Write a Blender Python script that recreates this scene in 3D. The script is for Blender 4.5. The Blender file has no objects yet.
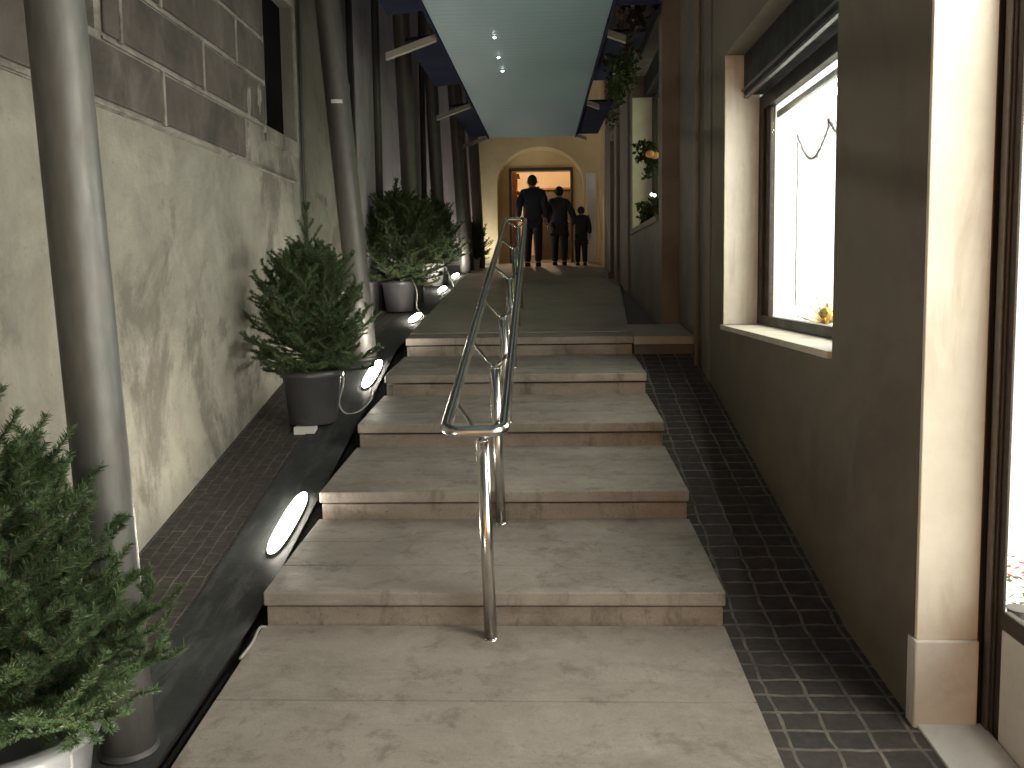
import bpy, bmesh, math, random
import numpy as np
from mathutils import Vector, Matrix
SC = bpy.context.scene
COL = SC.collection
R = math.radians
PI = math.pi

# ------------------------------------------------------------------ levels
def side_level(y):                      # paved strips beside the steps
    if y < 3.56: return -.047 + .09*(y-3.56)
    if y < 7.4: return -.047 + .235*(y-3.56)
    return -.047 + .235*3.84 + .1*(y-7.4)
def ramp_level(y): return .967 + .086*(y-7.22)
def ceil_level(y): return 3.62 + .038*(y-6.8)

# ------------------------------------------------------------------ materials
class NT:
    def __init__(s, name):
        s.m = bpy.data.materials.new(name); s.m.use_nodes = True
        s.n = s.m.node_tree.nodes; s.l = s.m.node_tree.links
        s.b = s.n['Principled BSDF']; s.out = s.n['Material Output']
        tc = s.n.new('ShaderNodeTexCoord'); s.co = tc.outputs['Object']
    def set(s, k, v): s.b.inputs[k].default_value = v
    def link(s, a, b): s.l.new(a, b)
    def mapping(s, scale=(1,1,1), rot=(0,0,0), loc=(0,0,0), src=None):
        m = s.n.new('ShaderNodeMapping'); m.inputs['Scale'].default_value = scale
        m.inputs['Rotation'].default_value = rot; m.inputs['Location'].default_value = loc
        s.link(src or s.co, m.inputs['Vector']); return m.outputs['Vector']
    def noise(s, scale, detail=6, rough=.6, stretch=(1,1,1), dist=0, loc=(0,0,0)):
        t = s.n.new('ShaderNodeTexNoise'); t.inputs['Scale'].default_value = scale
        t.inputs['Detail'].default_value = detail; t.inputs['Roughness'].default_value = rough
        t.inputs['Distortion'].default_value = dist
        s.link(s.mapping(stretch, loc=loc), t.inputs['Vector']); return t.outputs['Fac']
    def ramp(s, fac, stops):
        r = s.n.new('ShaderNodeValToRGB'); e = r.color_ramp.elements
        while len(e) < len(stops): e.new(.5)
        for k, (p, c) in enumerate(stops):
            e[k].position = p
            e[k].color = (c, c, c, 1) if isinstance(c, (int, float)) else (*c, 1)
        s.link(fac, r.inputs['Fac']); return r.outputs['Color']
    def mix(s, fac, a, b, mode='MIX'):
        m = s.n.new('ShaderNodeMix'); m.data_type = 'RGBA'; m.blend_type = mode
        for v, i in ((fac, 0), (a, 6), (b, 7)):
            if isinstance(v, (int, float)): m.inputs[i].default_value = v
            elif isinstance(v, tuple): m.inputs[i].default_value = (*v, 1)
            else: s.link(v, m.inputs[i])
        return m.outputs[2]
    def mathn(s, op, a, b=0.0, clamp=False):
        m = s.n.new('ShaderNodeMath'); m.operation = op; m.use_clamp = clamp
        for k, v in enumerate((a, b)):
            if isinstance(v, (int, float)): m.inputs[k].default_value = v
            else: s.link(v, m.inputs[k])
        return m.outputs[0]
    def color(s, c):
        if isinstance(c, tuple): s.b.inputs['Base Color'].default_value = (*c, 1)
        else: s.link(c, s.b.inputs['Base Color'])
    def bump(s, h, strength=.3, dist=.01):
        b = s.n.new('ShaderNodeBump'); b.inputs['Strength'].default_value = strength
        b.inputs['Distance'].default_value = dist; s.link(h, b.inputs['Height'])
        s.link(b.outputs['Normal'], s.b.inputs['Normal'])
    def sep(s):
        x = s.n.new('ShaderNodeSeparateXYZ'); s.link(s.co, x.inputs[0]); return x.outputs

def mottled(name, c1, c2, scale=6, rough=.8, bump=.25, dark=None, streak=None, fine=60, bdist=.01, metal=0):
    t = NT(name)
    col = t.ramp(t.noise(scale, 8, .65), [(.3, c1), (.7, c2)])
    if dark:
        col = t.mix(t.ramp(t.noise(scale*.35, 9, .7, dist=.6, loc=(3,7,1)), [(.48, 0), (.66, 1)]), col, dark)
    if streak:                                   # (colour, stretch)
        col = t.mix(t.ramp(t.noise(5, 7, .65, streak[1], .4, (5,2,9)), [(.5, 0), (.72, 1)]), col, streak[0])
    t.color(col)
    f = t.noise(fine, 5, .6)
    t.set('Roughness', rough); t.set('Metallic', metal)
    t.bump(t.mathn('ADD', t.mathn('MULTIPLY', t.noise(scale*2, 5, .6), .7), t.mathn('MULTIPLY', f, .5)), bump, bdist)
    return t.m

M = {}
# old lime plaster, patched and weathered, with damp drips
def plaster_mat():
    t = NT('plaster_wall')
    base = t.ramp(t.noise(1.6, 10, .68, dist=.5), [(.28, (.16,.148,.122)), (.5, (.25,.233,.192)), (.7, (.34,.318,.262))])
    base = t.mix(t.ramp(t.noise(1.0, 10, .68, (1,1,.7), .5, (4,2,2)), [(.49, 0), (.555, .82)]), base, (.115,.103,.083))
    base = t.mix(t.ramp(t.noise(2.0, 9, .7, (1,1,.8), .3, (9,5,2)), [(.52, 0), (.68, .5)]), base, (.42,.395,.325))
    base = t.mix(t.ramp(t.noise(4, 6, .6, (1,1.2,.14), .3, (1,8,2)), [(.55, 0), (.75, .5)]), base, (.19,.165,.12))
    base = t.mix(t.ramp(t.noise(30, 4, .7), [(.62, 0), (.72, .5)]), base, (.14,.12,.09))
    z = t.sep()[2]
    grime = t.mathn('MULTIPLY', t.ramp(t.noise(1.3, 8, .7, (1,1,.5), .8, (2,2,6)), [(.3, .35), (.65, 1)]),
                    t.ramp(t.mathn('MULTIPLY_ADD', z, .25), [(.0, 0), (.1, 0), (.7, 0), (1, 1)]))
    # light falloff painted in with dirt: darker upper wall above the string course
    up = t.n.new('ShaderNodeMapRange'); up.inputs[1].default_value = 2.2; up.inputs[2].default_value = 3.3
    t.link(z, up.inputs[0])
    base = t.mix(t.mathn('MULTIPLY', t.mathn('MULTIPLY', up.outputs[0], .85), t.ramp(t.noise(1.1, 8, .7, (1,1,.4), .5), [(.25, .5), (.6, 1)])), base, (.12,.105,.085))
    t.color(base); t.set('Roughness', .9)
    base_f = t.mathn('MULTIPLY', t.noise(60, 6, .75), .35)
    t.bump(t.mathn('ADD', t.noise(3, 8, .65), base_f), .7, .025)
    return t.m
M['plaster'] = plaster_mat()
M['plaster_grey'] = mottled('grey_violet_plaster', (.37,.33,.37), (.46,.42,.46), 2, .9, .3, dark=(.27,.24,.25), streak=((.3,.27,.25), (1,1,.15)))
M['peeling'] = mottled('peeling_plaster', (.30,.27,.12), (.48,.43,.24), 9, .9, .8, dark=(.16,.12,.05), bdist=.03)
M['block'] = mottled('dark_stone_block', (.055,.044,.038), (.10,.082,.071), 4, .85, .5, dark=(.04,.033,.028), streak=((.13,.11,.095), (1,1,.5)))
M['mortar'] = mottled('mortar_joint', (.20,.18,.155), (.31,.285,.245), 9, .9, .7, dark=(.12,.105,.09))
M['render_brown'] = mottled('brown_render', (.135,.115,.09), (.18,.155,.122), 1.8, .75, .3, dark=(.11,.09,.07), streak=((.15,.13,.105), (1,1,.4)), fine=90, bdist=.006)
M['render_far'] = mottled('far_brown_render', (.165,.14,.115), (.215,.185,.155), 2, .8, .2, dark=(.12,.10,.09), streak=((.14,.12,.11), (1,1,.1)))
M['pillar'] = mottled('cream_stone', (.60,.55,.47), (.76,.71,.62), 2.6, .7, .15, streak=((.50,.43,.34), (1.5,1,.22)), fine=70, bdist=.004)
M['plinth'] = mottled('pale_plinth_stone', (.56,.545,.52), (.70,.685,.66), 3.5, .6, .3, dark=(.36,.34,.31), bdist=.004)
M['sill'] = mottled('sill_stone', (.52,.46,.37), (.66,.60,.50), 5, .55, .12, dark=(.42,.35,.27))
M['cream_wall'] = mottled('cream_render', (.66,.55,.32), (.76,.64,.40), 1.5, .85, .15, dark=(.58,.47,.27))

def stone_steps(name, c1, c2, c3, dirt):
    t = NT(name)
    base = t.ramp(t.noise(2.6, 10, .7, (1,1.4,1.4), .5), [(.3, c1), (.52, c2), (.72, c3)])
    base = t.mix(t.ramp(t.noise(2.0, 9, .74, (.8,1.7,1.7), .6, (4,1,1)), [(.5, 0), (.66, .5)]), base, dirt)
    base = t.mix(t.ramp(t.noise(7, 8, .7, (1,1,.4), .3, (1,5,3)), [(.53, 0), (.66, .75)]), base, dirt)
    base = t.mix(t.ramp(t.noise(55, 3, .6), [(.62, 0), (.72, .55)]), base, dirt)
    base = t.mix(t.ramp(t.noise(9, 7, .75, (.35,2.2,2.2), .3, (7,3,3)), [(.5, 0), (.75, .22)]), base, dirt)
    base = t.mix(t.ramp(t.noise(3.3, 9, .75, (1,1,1), .2, (1,9,3)), [(.55, 0), (.75, .55)]), base, tuple(v*1.25 for v in c3))
    base = t.mix(t.ramp(t.noise(130, 4, .8), [(.40, .3), (.58, 0)]), base, tuple(v*.62 for v in c1))
    base = t.mix(t.ramp(t.noise(85, 3, .8, loc=(3,1,4)), [(.58, 0), (.72, .2)]), base, tuple(v*1.3 for v in c3))
    t.color(base)
    t.link(t.ramp(t.noise(7, 5), [(.3, .42), (.7, .7)]), t.b.inputs['Roughness'])
    t.bump(t.mathn('ADD', t.noise(12, 8, .6), t.mathn('MULTIPLY', t.noise(140, 3), .3)), .25, .006)
    return t.m
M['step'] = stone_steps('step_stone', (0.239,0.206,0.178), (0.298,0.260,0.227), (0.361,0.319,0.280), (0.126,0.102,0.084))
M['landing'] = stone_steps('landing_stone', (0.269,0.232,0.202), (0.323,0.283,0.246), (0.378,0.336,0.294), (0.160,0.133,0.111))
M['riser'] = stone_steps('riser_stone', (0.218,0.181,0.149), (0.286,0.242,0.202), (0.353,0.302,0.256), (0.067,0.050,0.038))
M['ramp'] = mottled('grey_ramp_stone', (.32,.285,.25), (.41,.37,.33), 3, .6, .3, dark=(.26,.235,.205))
M['dark_slab'] = mottled('dark_slab', (.085,.08,.075), (.13,.12,.11), 4, .6, .2)

def paver(name, c1, c2, mort, bw, bh, ms, rough=.6, offset=.5, worn=.85):
    t = NT(name)
    b = t.n.new('ShaderNodeTexBrick'); b.offset = offset
    b.inputs['Color1'].default_value = (*c1, 1); b.inputs['Color2'].default_value = (*c2, 1)
    b.inputs['Mortar'].default_value = (*mort, 1)
    b.inputs['Scale'].default_value = 1; b.inputs['Brick Width'].default_value = bw
    b.inputs['Row Height'].default_value = bh; b.inputs['Mortar Size'].default_value = ms
    b.inputs['Mortar Smooth'].default_value = .3
    wob = t.n.new('ShaderNodeTexNoise'); wob.inputs['Scale'].default_value = 7; t.link(t.co, wob.inputs['Vector'])
    add = t.n.new('ShaderNodeVectorMath'); add.operation = 'MULTIPLY_ADD'
    t.link(wob.outputs['Color'], add.inputs[0]); add.inputs[1].default_value = (.034,.034,.034); t.link(t.co, add.inputs[2])
    rot = t.mapping((1,1,1), (0,0,PI/2), (.03,.02,0), add.outputs[0])
    t.link(rot, b.inputs['Vector'])
    col = t.mix(t.ramp(t.noise(14, 6, .7), [(.3, .7), (.7, 0)]), t.mix(t.ramp(t.noise(1.7, 6, .7, loc=(2,5,1)), [(.4, worn), (.62, 0)]), b.outputs['Color'], (.05,.042,.038)), (.035,.03,.028))
    t.color(col); t.link(t.ramp(t.noise(20, 4), [(.3, rough-.15), (.7, rough+.15)]), t.b.inputs['Roughness'])
    h = t.mathn('SUBTRACT', t.mathn('MULTIPLY', t.noise(35, 5), .5), b.outputs['Fac'])
    t.bump(h, .6, .012)
    return t.m
M['paver'] = paver('porphyry_setts', (.062,.048,.043), (.036,.033,.034), (.27,.24,.20), .105, .142, .008, offset=.0, worn=.75, rough=.78)
M['paver_small'] = paver('small_setts', (.085,.066,.06), (.055,.047,.046), (.26,.22,.19), .105, .07, .005)
M['band'] = mottled('slate_band', (.026,.029,.03), (.05,.053,.053), 5, .62, .35, dark=(.018,.019,.019), streak=((.085,.088,.085), (3,.6,1)))
M['gutter'] = mottled('gutter_dark', (.012,.012,.012), (.03,.028,.026), 8, .9, .3)

def metal(name, c, rough, scale=(1,1,1), met=1.0):
    t = NT(name); n = t.noise(40, 5, .6, scale)
    t.color(t.ramp(n, [(.3, tuple(v*.75 for v in c)), (.7, c)]))
    t.link(t.ramp(t.noise(6, 6, .7), [(.3, rough*.8), (.7, rough*1.3)]), t.b.inputs['Roughness'])
    t.set('Metallic', met); t.bump(n, .06, .002); return t.m
M['pipe'] = metal('painted_steel', (.15,.143,.132), .47, (1,1,.2), .45)
M['pipe_dark'] = metal('dark_painted_steel', (.09,.085,.08), .5, (1,1,.2), .5)
def stainless():
    t = NT('brushed_stainless'); t.color((.60,.58,.55)); t.set('Metallic', 1)
    t.link(t.ramp(t.noise(2.5, 3, .5), [(.3, .20), (.7, .27)]), t.b.inputs['Roughness']); return t.m
M['steel'] = stainless()
M['frame'] = metal('dark_bronze_frame', (.045,.038,.033), .4, met=.5)
M['frame_edge'] = metal('grey_aluminium', (.22,.21,.20), .35, met=.8)
M['shutter'] = metal('shutter_box', (.014,.015,.014), .55, met=.2)
M['label'] = mottled('sticker', (.55,.52,.5), (.7,.68,.65), 20, .6, .05)
M['pot'] = mottled('grey_plastic_pot', (.05,.048,.05), (.07,.067,.07), 8, .32, .05)
M['pot_grey'] = mottled('silver_grey_pot', (.11,.11,.115), (.15,.15,.155), 8, .3, .05)
M['pot_pale'] = mottled('pale_plastic_pot', (.55,.54,.52), (.68,.67,.64), 8, .4, .05)
M['soil'] = mottled('soil', (.025,.018,.012), (.05,.037,.025), 25, .95, .8)
M['bark'] = mottled('bark', (.055,.04,.028), (.11,.08,.055), 30, .9, .6)
M['cable'] = mottled('grey_cable', (.30,.29,.26), (.4,.38,.34), 10, .5, .02)
M['black'] = mottled('black_cable', (.012,.012,.012), (.02,.02,.02), 10, .5, .02)
M['navy'] = mottled('navy_panel', (.012,.014,.034), (.022,.025,.05), 3, .95, .1); M['navy'].node_tree.nodes['Principled BSDF'].inputs['Specular IOR Level'].default_value = .1
M['beam'] = mottled('pale_beam', (.26,.24,.19), (.33,.30,.24), 6, .7, .1)
M['opening_shade'] = mottled('opening_shade_sheet', (.006,.005,.0045), (.01,.008,.007), 3, .95, .2); M['opening_shade'].node_tree.nodes['Principled BSDF'].inputs['Specular IOR Level'].default_value = .05  # near-black colour painted in for the unlit depth of openings
M['white'] = mottled('white_board', (.72,.71,.68), (.80,.79,.76), 4, .7, .05)
M['door_white'] = mottled('pale_blue_door', (.68,.74,.82), (.78,.83,.88), 3, .5, .05)
M['wood_red'] = mottled('red_brown_wood', (.20,.07,.03), (.32,.13,.06), 5, .5, .2)
M['wood_dark'] = mottled('dark_counter', (.05,.038,.03), (.085,.065,.05), 4, .5, .1)
M['warm_wall'] = mottled('orange_wall', (.76,.62,.45), (.82,.69,.52), 2, .8, .1)
M['shop_floor'] = mottled('shop_floor', (.25,.2,.15), (.32,.26,.2), 3, .4, .05)
M['gold'] = metal('gold_bauble', (.72,.48,.16), .25)
M['red'] = mottled('red_petals', (.42,.03,.03), (.6,.06,.05), 15, .6, .1)
M['orange_bow'] = mottled('orange_ribbon', (.55,.24,.10), (.65,.32,.14), 15, .6, .1)
M['garland'] = metal('dark_bead', (.16,.15,.14), .35, met=.6)

def teal_ceiling():
    t = NT('teal_canopy_sheet')
    w = t.n.new('ShaderNodeTexWave'); w.wave_type = 'BANDS'; w.bands_direction = 'Y'
    w.inputs['Scale'].default_value = 2.6; w.inputs['Distortion'].default_value = .25; w.inputs['Detail'].default_value = 2
    t.link(t.co, w.inputs['Vector'])
    base = t.ramp(t.noise(.6, 6, .55, (1,.6,1)), [(.3, (.17,.255,.29)), (.7, (.23,.33,.36))])
    base = t.mix(t.ramp(w.outputs['Fac'], [(.0, .25), (.25, 0)]), base, (.135,.205,.23))
    t.color(base); t.set('Roughness', .5); t.bump(w.outputs['Fac'], .2, .01); return t.m
M['ceiling'] = teal_ceiling()

def needles(name, dark, light):
    t = NT(name); g = t.n.new('ShaderNodeNewGeometry')
    col = t.ramp(g.outputs['Random Per Island'], [(0, dark), (1, light)])
    col = t.mix(t.ramp(t.noise(9, 3), [(.4, 0), (.65, .6)]), col, tuple(v*.55 for v in dark))
    t.color(col); t.set('Roughness', .45)
    tl = t.n.new('ShaderNodeBsdfTranslucent'); t.link(col, tl.inputs['Color'])
    mx = t.n.new('ShaderNodeMixShader'); mx.inputs[0].default_value = .35
    t.link(t.b.outputs[0], mx.inputs[1]); t.link(tl.outputs[0], mx.inputs[2]); t.link(mx.outputs[0], t.out.inputs['Surface'])
    try: t.set('Specular IOR Level', .35)
    except Exception: pass
    return t.m
M['needles'] = needles('fir_needles', (.05,.085,.035), (.14,.215,.09))
M['ivy'] = needles('ivy_leaves', (.02,.03,.011), (.05,.065,.022))
M['dry_ivy'] = needles('dry_leaves', (.03,.018,.014), (.07,.045,.03))

def emit(name, c, s):
    m = bpy.data.materials.new(name); m.use_nodes = True; n = m.node_tree.nodes; l = m.node_tree.links
    n.remove(n['Principled BSDF']); e = n.new('ShaderNodeEmission')
    e.inputs['Color'].default_value = (*c, 1); e.inputs['Strength'].default_value = s
    l.new(e.outputs[0], n['Material Output'].inputs['Surface']); return m
M['glow_lamp'] = emit('uplight_glow', (1,.94,.80), 85)
M['glow_shop'] = emit('lit_display_back', (1,.96,.90), 8)
M['glow_shop_side'] = emit('lit_shop_interior', (1,.925,.85), 5.2)
M['glow_pillar_fill'] = emit('added_pillar_fill', (1,.925,.85), 52)  # added fill glow for the corner pillar
M['glow_tube'] = emit('tube_lamp_glow', (1,.95,.88), 28)
M['glow_green'] = emit('lit_green_interior', (.62,.70,.36), 1.6)
M['glow_warm'] = emit('warm_lamp', (1,.74,.45), 130)
M['glow_spot'] = emit('ceiling_spot_glow', (.85,.95,1), 45)
M['glow_tiny'] = emit('tiny_light', (1,.98,.85), 8)

def glass():
    m = bpy.data.materials.new('window_glass'); m.use_nodes = True; n = m.node_tree.nodes; l = m.node_tree.links
    n.remove(n['Principled BSDF'])
    tr = n.new('ShaderNodeBsdfTransparent'); tr.inputs[0].default_value = (.93,.96,.94,1)
    gl = n.new('ShaderNodeBsdfGlossy'); gl.inputs['Roughness'].default_value = .02
    lw = n.new('ShaderNodeLayerWeight'); pw = n.new('ShaderNodeMath'); pw.operation = 'POWER'; pw.inputs[1].default_value = 5
    l.new(lw.outputs['Facing'], pw.inputs[0])
    fr = n.new('ShaderNodeMath'); fr.operation = 'MULTIPLY_ADD'; fr.inputs[1].default_value = .8; fr.inputs[2].default_value = .035
    l.new(pw.outputs[0], fr.inputs[0])
    mx = n.new('ShaderNodeMixShader')
    l.new(fr.outputs[0], mx.inputs[0]); l.new(tr.outputs[0], mx.inputs[1]); l.new(gl.outputs[0], mx.inputs[2])
    l.new(mx.outputs[0], n['Material Output'].inputs['Surface']); return m
M['glass'] = glass()
def cloth(name, c):
    return mottled(name, tuple(v*.75 for v in c), c, 12, .85, .4, fine=200)
M['navy_cloth'] = cloth('navy_jacket_cloth', (.014,.016,.025)); M['black_cloth'] = cloth('black_cloth', (.013,.012,.013))
M['grey_cloth'] = cloth('grey_coat_cloth', (.022,.024,.032)); M['hair'] = cloth('dark_hair', (.015,.011,.009))
M['skin'] = mottled('skin', (.38,.24,.17), (.44,.29,.21), 8, .55, .05)

# ------------------------------------------------------------------ geometry helpers
class MB:
    def __init__(s): s.bm = bmesh.new()
    def box(s, x0, x1, y0, y1, z0, z1, bevel=0, rot=None):
        bm = s.bm
        vs = [bm.verts.new((x, y, z)) for x in (x0, x1) for y in (y0, y1) for z in (z0, z1)]
        fs = [(0,1,3,2), (4,6,7,5), (0,4,5,1), (2,3,7,6), (0,2,6,4), (1,5,7,3)]
        ff = [bm.faces.new([vs[i] for i in f]) for f in fs]
        if bevel:
            es = list({e for f in ff for e in f.edges})
            bmesh.ops.bevel(bm, geom=es, offset=bevel, segments=2, affect='EDGES', profile=.5)
        return s
    def hexa(s, p, bevel=0):             # 8 points, same order as box
        bm = s.bm; vs = [bm.verts.new(q) for q in p]
        fs = [(0,1,3,2), (4,6,7,5), (0,4,5,1), (2,3,7,6), (0,2,6,4), (1,5,7,3)]
        ff = [bm.faces.new([vs[i] for i in f]) for f in fs]
        if bevel:
            es = list({e for f in ff for e in f.edges})
            bmesh.ops.bevel(bm, geom=es, offset=bevel, segments=2, affect='EDGES', profile=.5)
        return s
    def slab(s, x0, x1, ya, yb, za, zb, th, bevel=0):   # sloping slab, top za at ya, zb at yb
        return s.hexa([(x, y, z) for x in (x0, x1) for (y, t) in ((ya, za), (yb, zb)) for z in (t-th, t)], bevel)
    def tube(s, pts, r, n=10, closed=False, cap=True):
        bm = s.bm; pts = [Vector(p) for p in pts]; N = len(pts)
        rr = r if isinstance(r, (list, tuple)) else [r]*N
        rings = []; up = None
        for i, p in enumerate(pts):
            a = pts[(i-1) % N] if (i or closed) else p; b = pts[(i+1) % N] if (i < N-1 or closed) else p
            t = (b-a).normalized()
            if up is None: up = Vector((0,0,1)) if abs(t.z) < .9 else Vector((1,0,0))
            u = (up - t*up.dot(t)).normalized(); w = t.cross(u); up = u
            rings.append([bm.verts.new(p + (u*math.cos(2*PI*k/n) + w*math.sin(2*PI*k/n))*rr[i]) for k in range(n)])
        for i in range(N if closed else N-1):
            A, B = rings[i], rings[(i+1) % N]
            for k in range(n): bm.faces.new((A[k], A[(k+1) % n], B[(k+1) % n], B[k])).smooth = True
        if cap and not closed:
            bm.faces.new(rings[0][::-1]); bm.faces.new(rings[-1])
        return s
    def lathe(s, prof, c=(0,0,0), n=28, caps=True):
        bm = s.bm; rings = []
        for r, z in prof: rings.append([bm.verts.new((c[0]+r*math.cos(2*PI*k/n), c[1]+r*math.sin(2*PI*k/n), c[2]+z)) for k in range(n)])
        for A, B in zip(rings, rings[1:]):
            for k in range(n): bm.faces.new((A[k], A[(k+1) % n], B[(k+1) % n], B[k])).smooth = True
        if caps:
            bm.faces.new(rings[0][::-1]); bm.faces.new(rings[-1])
        return s
    def ball(s, c, r, u=12, v=8, sc=(1,1,1)):
        g = bmesh.ops.create_uvsphere(s.bm, u_segments=u, v_segments=v, radius=r)
        for q in g['verts']: q.co = Vector((q.co.x*sc[0], q.co.y*sc[1], q.co.z*sc[2])) + Vector(c)
        for q in g['verts']:
            for f in q.link_faces: f.smooth = True
        return s
    def wall(s, x, y0, y1, z0, z1, holes, th, sgn):
        """wall along y whose face is the plane x; th runs behind it in direction sgn; holes (ya,yb,za,zb) cut right through"""
        bm = s.bm
        ys = sorted({y0, y1, *[h[0] for h in holes], *[h[1] for h in holes]})
        zs = sorted({z0, z1, *[h[2] for h in holes], *[h[3] for h in holes]})
        V = {}
        def v(xx, y, z):
            k = (round(xx,4), round(y,4), round(z,4))
            if k not in V: V[k] = bm.verts.new((xx, y, z))
            return V[k]
        solid = lambda a, b: 0 <= a < len(ys)-1 and 0 <= b < len(zs)-1 and not any(
            h[0] <= (ys[a]+ys[a+1])/2 <= h[1] and h[2] <= (zs[b]+zs[b+1])/2 <= h[3] for h in holes)
        xb = x + sgn*th
        for i in range(len(ys)-1):
            for j in range(len(zs)-1):
                if not solid(i, j): continue
                a, b, c, d = ys[i], ys[i+1], zs[j], zs[j+1]
                bm.faces.new((v(x,a,c), v(x,b,c), v(x,b,d), v(x,a,d)))
                bm.faces.new((v(xb,a,c), v(xb,a,d), v(xb,b,d), v(xb,b,c)))
                if not solid(i-1, j): bm.faces.new((v(x,a,c), v(x,a,d), v(xb,a,d), v(xb,a,c)))
                if not solid(i+1, j): bm.faces.new((v(x,b,c), v(xb,b,c), v(xb,b,d), v(x,b,d)))
                if not solid(i, j-1): bm.faces.new((v(x,a,c), v(xb,a,c), v(xb,b,c), v(x,b,c)))
                if not solid(i, j+1): bm.faces.new((v(x,a,d), v(x,b,d), v(xb,b,d), v(xb,a,d)))
        bmesh.ops.recalc_face_normals(bm, faces=bm.faces[:]); return s
    def build(s, name, m, parent=None):
        me = bpy.data.meshes.new(name)
        bmesh.ops.recalc_face_normals(s.bm, faces=s.bm.faces[:])
        if parent is not None:
            bmesh.ops.translate(s.bm, verts=s.bm.verts[:], vec=-Vector(world_loc(parent)))
        s.bm.to_mesh(me); s.bm.free(); me.materials.append(M[m])
        return link(name, me, parent)
def world_loc(o):
    v = Vector(o.location)
    while o.parent: o = o.parent; v += o.location
    return v
def link(name, me, parent=None):
    o = bpy.data.objects.new(name, me); COL.objects.link(o)
    if parent is not None: o.parent = parent
    return o
def tag(o, label=None, cat=None, group=None, kind=None):
    if label: o['label'] = label
    if cat: o['category'] = cat
    if group: o['group'] = group
    if kind: o['kind'] = kind
    return o
def thing(name, label, cat, loc, group=None, rz=0):
    o = bpy.data.objects.new(name, None); COL.objects.link(o); o.location = loc; o.rotation_euler = (0,0,rz)
    o.empty_display_size = .2
    return tag(o, label, cat, group)
def copy_tree(o, parent=None):
    c = o.copy(); COL.objects.link(c)
    if parent is not None: c.parent = parent
    for ch in list(o.children): copy_tree(ch, c)
    return c
def mesh_np(name, verts, faces, m, parent=None):
    me = bpy.data.meshes.new(name)
    v = np.asarray(verts, dtype=np.float32); f = np.asarray(faces, dtype=np.int32)
    me.vertices.add(len(v)); me.vertices.foreach_set('co', v.ravel())
    k = f.shape[1]; me.loops.add(f.size); me.loops.foreach_set('vertex_index', f.ravel())
    me.polygons.add(len(f)); me.polygons.foreach_set('loop_start', np.arange(0, f.size, k, dtype=np.int32))
    me.polygons.foreach_set('loop_total', np.full(len(f), k, dtype=np.int32))
    me.update(); me.validate(); me.materials.append(M[m])
    return link(name, me, parent)

# ------------------------------------------------------------------ the setting: ground sheets
def strip(xl, xr, ys, zf, th=.0, lift=0, sub=1):
    """sheet following a level function; xl and xr are functions of y"""
    b = MB(); bm = b.bm; prev = None
    for y in ys:
        z = zf(y)+lift
        row = [bm.verts.new((xl(y)+(xr(y)-xl(y))*k/sub, y, z)) for k in range(sub+1)]
        if prev:
            for k in range(sub): bm.faces.new((prev[k], prev[k+1], row[k+1], row[k]))
        prev = row
    return b
def ys_range(a, b, extra=(), n=30): return sorted({a, b, *[e for e in extra if a < e < b], *[a+(b-a)*k/n for k in range(n+1)]})
c_ = lambda v: (lambda y: v)
g0 = strip(c_(-14), c_(14), ys_range(-12, 40, (3.56, 7.4)), side_level, lift=-.12).build('ground', 'dark_slab'); tag(g0, kind='structure')
lp = strip(c_(-2.3), c_(-1.62), ys_range(-6, 17.0, (3.56, 7.4)), side_level).build('left_paved_strip', 'paver_small'); tag(lp, kind='structure')
bd = strip(c_(-1.62), c_(-1.30), ys_range(-6, 16.8, (3.56, 7.4)), side_level, lift=.006).build('slate_band_strip', 'band'); tag(bd, kind='structure')
gt = strip(c_(-1.31), c_(-1.18), ys_range(-6, 9, (3.56, 7.4)), side_level, lift=-.05).build('gutter_channel', 'gutter'); tag(gt, kind='structure')
rp = strip(c_(.75), c_(1.28), ys_range(-6, 7.25, (3.56,)), side_level).build('right_paved_ramp', 'paver'); tag(rp, kind='structure')
# lower landing: slabs with fine joints
b = MB()
edges = [3.575, 3.01, 2.62, 2.22, 1.80, 1.3, .8, .2, -.6, -1.6, -2.8, -4, -6]
for a, c in zip(edges, edges[1:]):
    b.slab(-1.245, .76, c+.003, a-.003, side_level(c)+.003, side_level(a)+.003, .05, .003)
tag(b.build('lower_landing', 'landing'), kind='structure')
b = MB()
for k, (ya, yb) in enumerate([(7.55, 8.9), (8.9, 10.4), (10.4, 12), (12, 13.8), (13.8, 16.82)]):
    xl = lambda y: -1.2-.15*max(0, y-8)/8; xr = lambda y: .75+.35*min(1, max(0, (y-7.6)/5))
    n = 4
    for q in range(n):
        y0, y1 = ya+(yb-ya)*q/n, ya+(yb-ya)*(q+1)/n
        e = .003 if q == 0 else 0
        b.hexa([(x(y), y, z+ramp_level(y)) for x in (xl, xr) for y in (y0+e, y1) for z in (-.16, 0)])
tag(b.build('upper_ramp', 'ramp'), kind='structure')
up = strip(c_(.74), c_(1.35), ys_range(7.95, 17), lambda y: ramp_level(y)-.06+.004*(y-8)).build('upper_pavement', 'dark_slab'); tag(up, kind='structure')
ts = MB().slab(1.275, 1.50, -4, 2.88, side_level(-4)+.012, side_level(2.88)+.012, .05, .004).build('stone_threshold', 'plinth'); tag(ts, kind='structure')

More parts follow.
